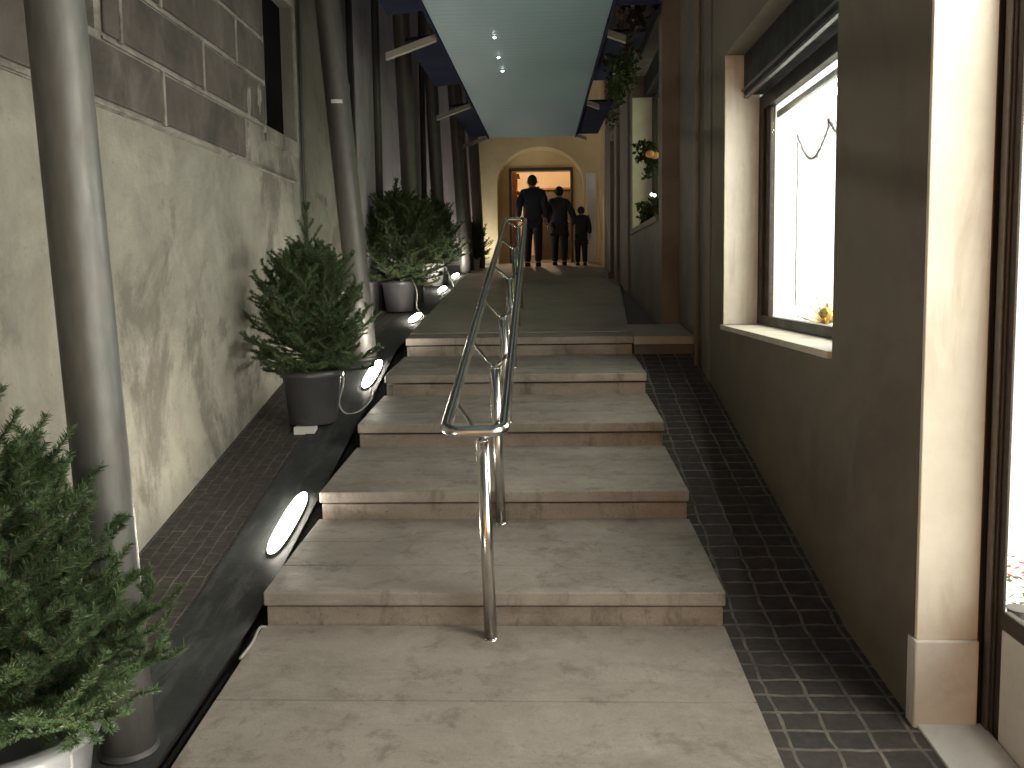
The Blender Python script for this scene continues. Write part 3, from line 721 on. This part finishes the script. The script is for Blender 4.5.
# ------------------------------------------------------------------ fir trees
def fir(seed, H, Rad, zb, nbr, lead, dens, twl, crown=.7, nlen=.018, nwid=.0013, sub=.8):
    """returns (stem tubes MB, needle vertex array, tri array) in local coordinates; zb = pot rim level"""
    rnd = random.Random(seed); rs = np.random.RandomState(seed)
    stem = MB(); segs = []                  # needle bearing segments (p, q, weight)
    top = zb+H
    stem.tube([(0,0,zb-.05), (.004,0,zb+H*.3), (-.004,.003,zb+H*.7), (0,0,top-.02)], [.02, .016, .010, .003], 8)
    def grow(p, d, l, lev, n=5, curve=.25):
        q = Vector(p); d = Vector(d).normalized(); pts = [q.copy()]
        for k in range(n):
            d = (d+Vector((rnd.gauss(0,.03), rnd.gauss(0,.03), curve/n+rnd.gauss(0,.02)))).normalized()
            q2 = q+d*(l/n); segs.append((q.copy(), q2.copy(), lev)); q = q2; pts.append(q.copy())
            if lev < 2 and k >= (1 if lev == 0 else 1):
                for s in (-1, 1):
                    if rnd.random() > (.85 if lev == 0 else sub): continue
                    side = d.cross(Vector((0,0,1)))
                    if side.length < .05: side = Vector((1,0,0))
                    side = side.normalized()*s
                    side = (side + Vector((0,0,rnd.uniform(-.35,.55)))).normalized()
                    dd = d*.75+side*.8
                    ll = twl*(1.15-.5*k/n)*rnd.uniform(.7,1.15) if lev == 0 else twl*.5*rnd.uniform(.7,1.2)
                    if lev == 0 and l < twl: ll *= .5
                    grow(q, dd, ll, lev+1, 3, .18)
        stem.tube(pts, [.0045 if lev == 0 else .0022]*len(pts), 4, cap=False)
    for k in range(nbr):
        t = ((k+.5)/nbr)**1.2
        z = zb+.035+H*crown*.86*t
        prof = float(np.interp(t, [0, .12, .35, .65, 1], [.86, 1, 1, .85, .45]))
        a = k*2.399+rnd.uniform(-.35,.35)
        el = .05+1.1*t**1.2+rnd.uniform(-.15,.2)
        l = Rad*prof*rnd.uniform(.74,1.12)
        if t < .25: el -= .45*(1-4*t)+.05
        grow((0,0,z), (math.cos(a)*math.cos(el), math.sin(a)*math.cos(el), math.sin(el)), l, 0, 6, .75)
    segs.append((Vector((0,0,zb+H*.6)), Vector((0,0,top)), 1))
    for k in range(lead):
        t = k/max(1, lead-1); z = zb+H*(crown+.06+(.94-crown)*(.8*t))
        a = k*2.1+rnd.uniform(-.3,.3); l = .20*(1-.62*t)*rnd.uniform(.7,1.15)
        grow((0,0,z), (math.cos(a)*.8, math.sin(a)*.8, .75), l, 2, 4, .5)
    for k in range(5):
        a = k*1.3; grow((0,0,top-.03), (math.cos(a)*.5, math.sin(a)*.5, .9), .06, 2, 2, .3)
    P = np.array([s[0][:] for s in segs]); Q = np.array([s[1][:] for s in segs])
    ln = np.linalg.norm(Q-P, axis=1); cnt = np.maximum(3, (ln*dens).astype(int))
    idx = np.repeat(np.arange(len(segs)), cnt); N = len(idx)
    t = rs.rand(N, 1); base = P[idx]+(Q-P)[idx]*t
    ax = ((Q-P)/ln[:, None])[idx]
    ref = np.where(np.abs(ax[:, 2:3]) < .9, np.array([[0,0,1.]]), np.array([[1.,0,0]]))
    u = np.cross(ax, ref); u /= np.linalg.norm(u, axis=1)[:, None]; v = np.cross(u, ax)
    ph = rs.rand(N, 1)*2*PI
    rad = u*np.cos(ph)+v*np.sin(ph)
    rad[:, 2] = np.where(rad[:, 2] < -.3, rad[:, 2]*.5, rad[:, 2])
    d = ax*.55+rad*.95; d /= np.linalg.norm(d, axis=1)[:, None]
    nl = (nlen*(0.7+.5*rs.rand(N, 1)))
    wdir = np.cross(d, rs.randn(N, 3)); wdir /= np.linalg.norm(wdir, axis=1)[:, None]
    w = nwid
    a_ = base-wdir*w; b_ = base+wdir*w; m_ = base+d*nl*.75+wdir*w*.8; c2 = base+d*nl
    V = np.stack([a_, b_, m_, c2], 1).reshape(-1, 3)
    F = (np.arange(N)*4)[:, None]+np.array([[0,1,2,3]])
    return stem, V, F
def pot_parts(root, x, y, z, mat, r=.2, h=.37):
    p = MB().lathe([(r*.78, 0), (r*.80, .01), (r*.97, h-.05), (r*1.06, h-.045), (r*1.07, h), (r*.98, h), (r*.97, h-.04)], (x, y, z), 36).build('pot', mat, root)
    MB().lathe([(r*.95, h-.06), (r*.6, h-.05), (.01, h-.045)], (x, y, z), 24).build('soil', 'soil', p)
def make_fir(loc, label, seed, H, Rad, nbr, lead, dens, twl, mat='pot', r=.2, h=.37, crown=.7, rz=0, nlen=.018, nwid=.0013, sub=.8):
    root = thing('potted_fir_tree', label, 'fir tree', loc, 'potted fir trees along the left wall')
    pot_parts(root, *loc, mat, r, h)
    stem, V, F = fir(seed, H, Rad, h, nbr, lead, dens, twl, crown, nlen, nwid, sub)
    me = bpy.data.meshes.new('trunk'); stem.bm.to_mesh(me); stem.bm.free(); me.materials.append(M['bark']); link('trunk', me, root)
    mesh_np('foliage', V, F, 'needles', root)
    root.rotation_euler.z = rz
    return root
y1_ = 2.28
make_fir((-1.56, y1_, side_level(y1_)), 'large bushy front fir tree cut off by the left edge, lit from below', 11, 1.0, .39, 120, 8, 2100, .15, 'pot_grey', .24, .37, .60, nlen=.023, nwid=.0013, sub=.12)
t2 = make_fir((-1.62, 5.82, side_level(5.82)+.004), 'dark unlit potted fir with a tall thin leader, second in the row', 23, 1.12, .47, 120, 9, 1700, .12, 'pot', .205, .37, .60, nlen=.020, nwid=.0014, sub=.2)
MB().box(-1.70, -1.56, 5.615, 5.70, side_level(5.63)-.05, side_level(5.82)+.002).build('wedge', 'plinth', t2)
t3 = make_fir((-1.70, 9.95, side_level(9.95)), 'bright green lower branches fir in a grey pot, third in the row', 31, 1.16, .60, 120, 9, 1300, .14, 'pot', .2, .36, .64, nlen=.022, nwid=.0018, sub=.2)
c = copy_tree(t3); c.location = (-1.66, 12.75, side_level(12.75)); c.rotation_euler.z = 2.0; c.scale = (.86,.86,.92); c['label'] = 'lit fir in a pale pot just behind the third fir'
for ch in c.children:
    if ch.name.split('.')[0] == 'pot':
        ch.data = ch.data.copy(); ch.data.materials[0] = M['pot_pale']
c2 = copy_tree(c); c2.location = (-1.74, 14.0, side_level(14.0)); c2.rotation_euler.z = 4.1; c2.scale = (.7,.7,.8); c2['label'] = 'dim fir between the far columns, mostly hidden by the lit firs'
c3 = copy_tree(c); c3.location = (-1.27, 15.46, side_level(15.46)); c3.rotation_euler.z = 5.3; c3.scale = (.58,.58,.62); c3['label'] = 'smallest far fir in a pale pot near the arch end'

# cables from the uplights
def cable(pts, label, r=.006):
    o = MB().tube(pts, r, 8).build('power_cable', 'cable'); tag(o, label, 'cable', 'cables of the floor lights')
def smooth(pts, n=6):
    P_ = [Vector(p) for p in pts]; out = []
    for i in range(len(P_)-1):
        p0, p1, p2, p3 = P_[max(i-1,0)], P_[i], P_[i+1], P_[min(i+2, len(P_)-1)]
        for k in range(n):
            t = k/n; out.append(.5*((2*p1)+(-p0+p2)*t+(2*p0-5*p1+4*p2-p3)*t*t+(-p0+3*p1-3*p2+p3)*t**3))
    out.append(P_[-1]); return out
sl_ = side_level
cable(smooth([(-1.50, 5.98, sl_(5.98)+.40), (-1.43, 5.95, sl_(5.95)+.26), (-1.46, 5.92, sl_(5.92)+.1), (-1.42, 5.95, sl_(5.95)+.012), (-1.33, 6.0, sl_(6)+.012), (-1.29, 6.25, sl_(6.25)+.014), (-1.34, 6.42, sl_(6.42)+.02)]), 'grey cable hanging from the dark fir pot to its floor light')
cable(smooth([(-1.53, 9.82, sl_(9.82)+.40), (-1.46, 9.75, sl_(9.75)+.25), (-1.46, 9.7, sl_(9.7)+.08), (-1.38, 9.6, sl_(9.6)+.012), (-1.33, 9.3, sl_(9.3)+.014), (-1.38, 9.0, sl_(9.0)+.02)]), 'grey cable beside the grey pot of the third fir')
cable(smooth([(-1.50, 12.6, sl_(12.6)+.40), (-1.40, 12.5, sl_(12.5)+.2), (-1.29, 12.2, sl_(12.2)+.03), (-1.33, 12.0, sl_(12)+.02)]), 'grey cable beside the pale pot of the fourth fir')
cable(smooth([(-1.35, 2.25, .24), (-1.32, 2.2, .1), (-1.28, 2.18, -.05), (-1.27, 2.15, -.16)]), 'thin grey cable hanging from the front fir beside the first column', .004)
cable(smooth([(-1.22, 3.60, -.08), (-1.235, 3.5, -.02), (-1.225, 3.36, -.03), (-1.24, 3.26, -.05)]), 'short loop of grey cable at the foot of the first step', .006)

# ------------------------------------------------------------------ leafy clumps on the right
def leaf_clump(name, label, cat, loc, n, spread, size, mat, seed, stems=True, group=None):
    root = thing(name, label, cat, loc, group); rs = np.random.RandomState(seed)
    cl = rs.randn(max(6, n//40), 3)*np.array(spread)
    idx = rs.randint(0, len(cl), n); base = cl[idx]+rs.randn(n, 3)*np.array(spread)*.28
    d = rs.randn(n, 3); d /= np.linalg.norm(d, axis=1)[:, None]
    w = np.cross(d, rs.randn(n, 3)); w /= np.linalg.norm(w, axis=1)[:, None]
    L_ = size*(.6+.8*rs.rand(n, 1))
    V = np.stack([base, base+d*L_*.5+w*L_*.32, base+d*L_, base+d*L_*.5-w*L_*.32], 1).reshape(-1, 3)
    F = (np.arange(n)*4)[:, None]+np.array([[0,1,2,3]])
    mesh_np('leaves', V, F, mat, root)
    s = MB()
    for c0 in cl: s.tube([(0,0,spread[2]*.8), tuple(c0*.5+np.array([0,0,spread[2]*.3])), tuple(c0)], .004, 5)
    me = bpy.data.meshes.new('stems'); s.bm.to_mesh(me); s.bm.free(); me.materials.append(M['bark']); link('stems', me, root)
    return root
leaf_clump('hanging_ivy', 'green ivy hanging below the right edge of the teal canopy', 'ivy', (.80, 9.0, 3.55), 1500, (.07,.35,.17), .05, 'ivy', 1)
leaf_clump('hanging_plant', 'dark dry plant hanging above the green ivy near the right pilaster', 'plant', (.84, 7.7, 3.98), 1500, (.10,.3,.14), .06, 'dry_ivy', 2)
wr = leaf_clump('wreath', 'green wreath with an orange bow on the green lit window', 'wreath', (1.20, 9.75, 2.83), 700, (.06,.10,.09), .05, 'ivy', 3)
b = MB(); b.ball((1.16, 9.42, 2.80), .05, 10, 8, (1,1,.8)).ball((1.22, 9.45, 2.79), .05, 10, 8, (1,1,.8)).build('bow', 'orange_bow', wr)
sp2 = leaf_clump('sill_plant', 'leafy green plant on the sill of the green lit window', 'plant', (1.20, 9.55, 2.20), 700, (.06,.12,.06), .05, 'ivy', 4)
MB().ball((1.17, 9.35, 2.36), .016, 8, 6).ball((1.19, 9.25, 2.34), .016, 8, 6).build('fairy_lights', 'glow_tiny', sp2)

# ------------------------------------------------------------------ people
def skin(name, verts, edges, radii, mat, parent, root=0, sub=2):
    me = bpy.data.meshes.new(name+'_cage'); me.from_pydata(verts, edges, []); me.update()
    o = bpy.data.objects.new(name+'_cage', me); COL.objects.link(o)
    o.modifiers.new('s', 'SKIN'); sk = o.data.skin_vertices[0].data
    for i, r_ in enumerate(radii):
        sk[i].radius = r_ if isinstance(r_, tuple) else (r_, r_); sk[i].use_root = (i == root)
    o.modifiers.new('u', 'SUBSURF').levels = sub
    dg = bpy.context.evaluated_depsgraph_get(); ev = o.evaluated_get(dg)
    m2 = bpy.data.meshes.new_from_object(ev); m2.name = name
    bpy.data.objects.remove(o); bpy.data.meshes.remove(me)
    m2.materials.clear(); m2.materials.append(M[mat])
    for p in m2.polygons: p.use_smooth = True
    return link(name, m2, parent)
def person(loc, label, h, jacket, trousers, la, ra, stride, rz=0, hood=False, coat=.0, group='people walking to the lit doorway'):
    """la / ra: (elbow, wrist) offsets of left / right arm, in units of height; figure faces +y, back to the camera"""
    root = thing('person', label, 'person', loc, group); root.rotation_euler.z = rz
    S = lambda *p: tuple(v*h for v in p)
    sh_z, hip = .80, .50
    le, lw = la; re_, rw = ra
    V = [S(0,0,hip), S(0,-.005,.60), S(0,-.012,.72), S(0,-.008,.81), S(0,.004,.86), S(0,.012,.915), S(0,.012,.955),
         S(-.105,-.005,sh_z), S(*le), S(*lw), S(.105,-.005,sh_z), S(*re_), S(*rw),
         S(-.052,0,.475), S(-.058,stride*.5+.012,.27), S(-.06,stride*.6-.02,.045), S(-.064,stride*.6+.06,.018),
         S(.052,0,.475), S(.058,-stride*.4+.012,.27), S(.06,-stride*.6-.02,.045), S(.064,-stride*.6+.06,.018)]
    E = [(0,1),(1,2),(2,3),(3,4),(4,5),(5,6),(3,7),(7,8),(8,9),(3,10),(10,11),(11,12),(0,13),(13,14),(14,15),(15,16),(0,17),(17,18),(18,19),(19,20)]
    rd = [.082,.075,.088,.065,.032,.052,.045,.042,.030,.022,.042,.030,.022,.058,.040,.026,.024,.058,.040,.026,.024]
    skin('body', V, E, [(r_*h, r_*h*.85) for r_ in rd], 'skin', root)
    # hands: palm with five fingers each
    for s, w_, e_ in ((-1, lw, le), (1, rw, re_)):
        w0 = Vector(S(*w_)); d = (w0-Vector(S(*e_))).normalized(); sd = d.cross(Vector((0,1,0))).normalized()*.008*h; fw = Vector((0,1,0))
        HV = [tuple(w0), tuple(w0+d*.045*h)]; HE = [(0,1)]; HR = [.014*h, .016*h]
        for q in range(4):
            base = w0+d*.05*h+fw*(q-1.5)*.011*h; i = len(HV)
            HV += [tuple(base), tuple(base+d*.025*h), tuple(base+d*(.045-.004*abs(q-1.4))*h-sd*s*.5)]; HE += [(1,i),(i,i+1),(i+1,i+2)]; HR += [.0065*h,.006*h,.005*h]
        i = len(HV); HV += [tuple(w0+d*.025*h+fw*.02*h), tuple(w0+d*.045*h+fw*.03*h)]; HE += [(0,i),(i,i+1)]; HR += [.007*h,.006*h]
        skin('hand', HV, HE, HR, 'skin', root, 0, 1)
    JV = [S(0,0,.475), V[1], V[2], V[3], V[4], V[7], V[8], tuple(Vector(V[8]).lerp(Vector(V[9]), .93)), V[10], V[11], tuple(Vector(V[11]).lerp(Vector(V[12]), .93))]
    jr = [.116+coat*.02,.114,.122,.096,.078,.068,.056,.044,.068,.056,.044]
    JE = [(0,1),(1,2),(2,3),(3,4),(3,5),(5,6),(6,7),(3,8),(8,9),(9,10)]
    if coat:
        JV.append(S(0,-.005,.50-coat)); JE.append((0,11)); jr.append(.125)
    skin('jacket', JV, JE, [(r_*h, r_*h*.82) for r_ in jr], jacket, root)
    TV = [V[0], V[13], V[14], tuple(Vector(V[15])+Vector((0,0,-.005*h))), V[17], V[18], tuple(Vector(V[19])+Vector((0,0,-.005*h)))]
    skin('trousers', TV, [(0,1),(1,2),(2,3),(0,4),(4,5),(5,6)], [(.09*h,.08*h), .072*h, .052*h, .042*h, .072*h, .052*h, .042*h], trousers, root)
    for i in (15, 19):
        p = Vector(V[i])
        MB().hexa([(p.x+wx*h, p.y+ly*h, zz*h) for wx in (-.03, .03) for ly in (-.035, .10) for zz in (0, .045 if ly < 0 else .028)], .008*h).build_local('shoe', 'black_cloth', root)
    hd = Vector(S(0,.012,.935))
    HB = MB()
    HB.ball(hd+Vector((0,-.008*h,.008*h)), .059*h, 18, 12, (.92,1.02,1.12) if not hood else (1.1,1.1,1.15))
    HB.build_local('hair' if not hood else 'hood', 'hair' if not hood else jacket, root)
    fc = MB(); 
    for s in (-1, 1): fc.ball(hd+Vector((s*.055*h, .004*h, -.012*h)), .013*h, 8, 6, (.5,.9,1.3))
    fc.ball(hd+Vector((0,.062*h,-.02*h)), .010*h, 8, 6, (.8,1,1.3))
    if not hood: fc.build_local('ears_and_nose', 'skin', root)
    else: fc.bm.free()
    return root
def build_local(s, name, m, parent):
    me = bpy.data.meshes.new(name); bmesh.ops.recalc_face_normals(s.bm, faces=s.bm.faces[:])
    s.bm.to_mesh(me); s.bm.free(); me.materials.append(M[m]); return link(name, me, parent)
MB.build_local = build_local
yp = 15.9; zp = ramp_level(yp)
person((-.20, yp, zp), 'tallest person in a dark jacket walking away, arms held slightly out', 1.67, 'navy_cloth', 'black_cloth',
       ((-.15,-.03,.665), (-.165,.03,.53)), ((.14,-.03,.665), (.145,.02,.53)), .10)
person((.30, yp+.25, ramp_level(yp+.25)), 'second person in a grey coat reaching a hand down to the child', 1.46, 'grey_cloth', 'black_cloth',
       ((-.15,-.02,.66), (-.15,.04,.53)), ((.16,-.03,.67), (.215,.0,.545)), .12, coat=.10)
person((.70, yp+.1, ramp_level(yp+.1)), 'small child in a dark hooded coat at the right of the two adults', 1.08, 'black_cloth', 'black_cloth',
       ((-.14,0,.72), (-.165,.0,.735)), ((.14,-.02,.66), (.15,.02,.53)), .08, hood=True, coat=.08)

# ------------------------------------------------------------------ night sky and moon
W = bpy.data.worlds.new('World'); SC.world = W; W.use_nodes = True
n = W.node_tree.nodes; l = W.node_tree.links
sky = n.new('ShaderNodeTexSky'); sky.sky_type = 'NISHITA'; sky.sun_disc = False
sky.sun_elevation = R(2); sky.sun_rotation = R(200)
l.new(sky.outputs[0], n['Background'].inputs[0]); n['Background'].inputs[1].default_value = .15
sun = bpy.data.lights.new('moon', 'SUN'); sun.energy = .015; sun.color = (.7,.8,1); sun.angle = R(.5)
so = bpy.data.objects.new('moon', sun); COL.objects.link(so); so.rotation_euler = (R(12), 0, R(-20)); so.location = (0,0,20)

# ------------------------------------------------------------------ camera
F_, PX, pitch, yaw, roll = 850.0, 512.0, R(5), math.atan(33/850), .014
PY = 281+F_*math.tan(pitch)
fwd = Vector((-math.sin(yaw)*math.cos(pitch), math.cos(yaw)*math.cos(pitch), -math.sin(pitch)))
rt = Vector((math.cos(yaw), math.sin(yaw), 0)); upv = rt.cross(fwd)
r2 = rt*math.cos(roll)-upv*math.sin(roll); u2 = upv*math.cos(roll)+rt*math.sin(roll)
cd = bpy.data.cameras.new('Camera'); cam = bpy.data.objects.new('Camera', cd); COL.objects.link(cam)
mt = Matrix((r2, u2, -fwd)).transposed().to_4x4(); mt.translation = (0,0,1.45); cam.matrix_world = mt
cd.sensor_width = 36; cd.lens = F_*36/1024; cd.shift_y = -(384-PY)/1024; cd.clip_end = 200; cd.clip_start = .05
SC.camera = cam
SC.view_settings.view_transform = 'Standard'; SC.view_settings.look = 'None'; SC.view_settings.exposure = .35; SC.view_settings.gamma = 1
SC.render.engine = 'CYCLES'; SC.cycles.use_denoising = True
try: SC.cycles.denoiser = 'OPENIMAGEDENOISE'
except Exception: pass
SC.cycles.max_bounces = 7; SC.cycles.diffuse_bounces = 4; SC.cycles.glossy_bounces = 4; SC.cycles.transparent_max_bounces = 8
SC.cycles.sample_clamp_indirect = 6
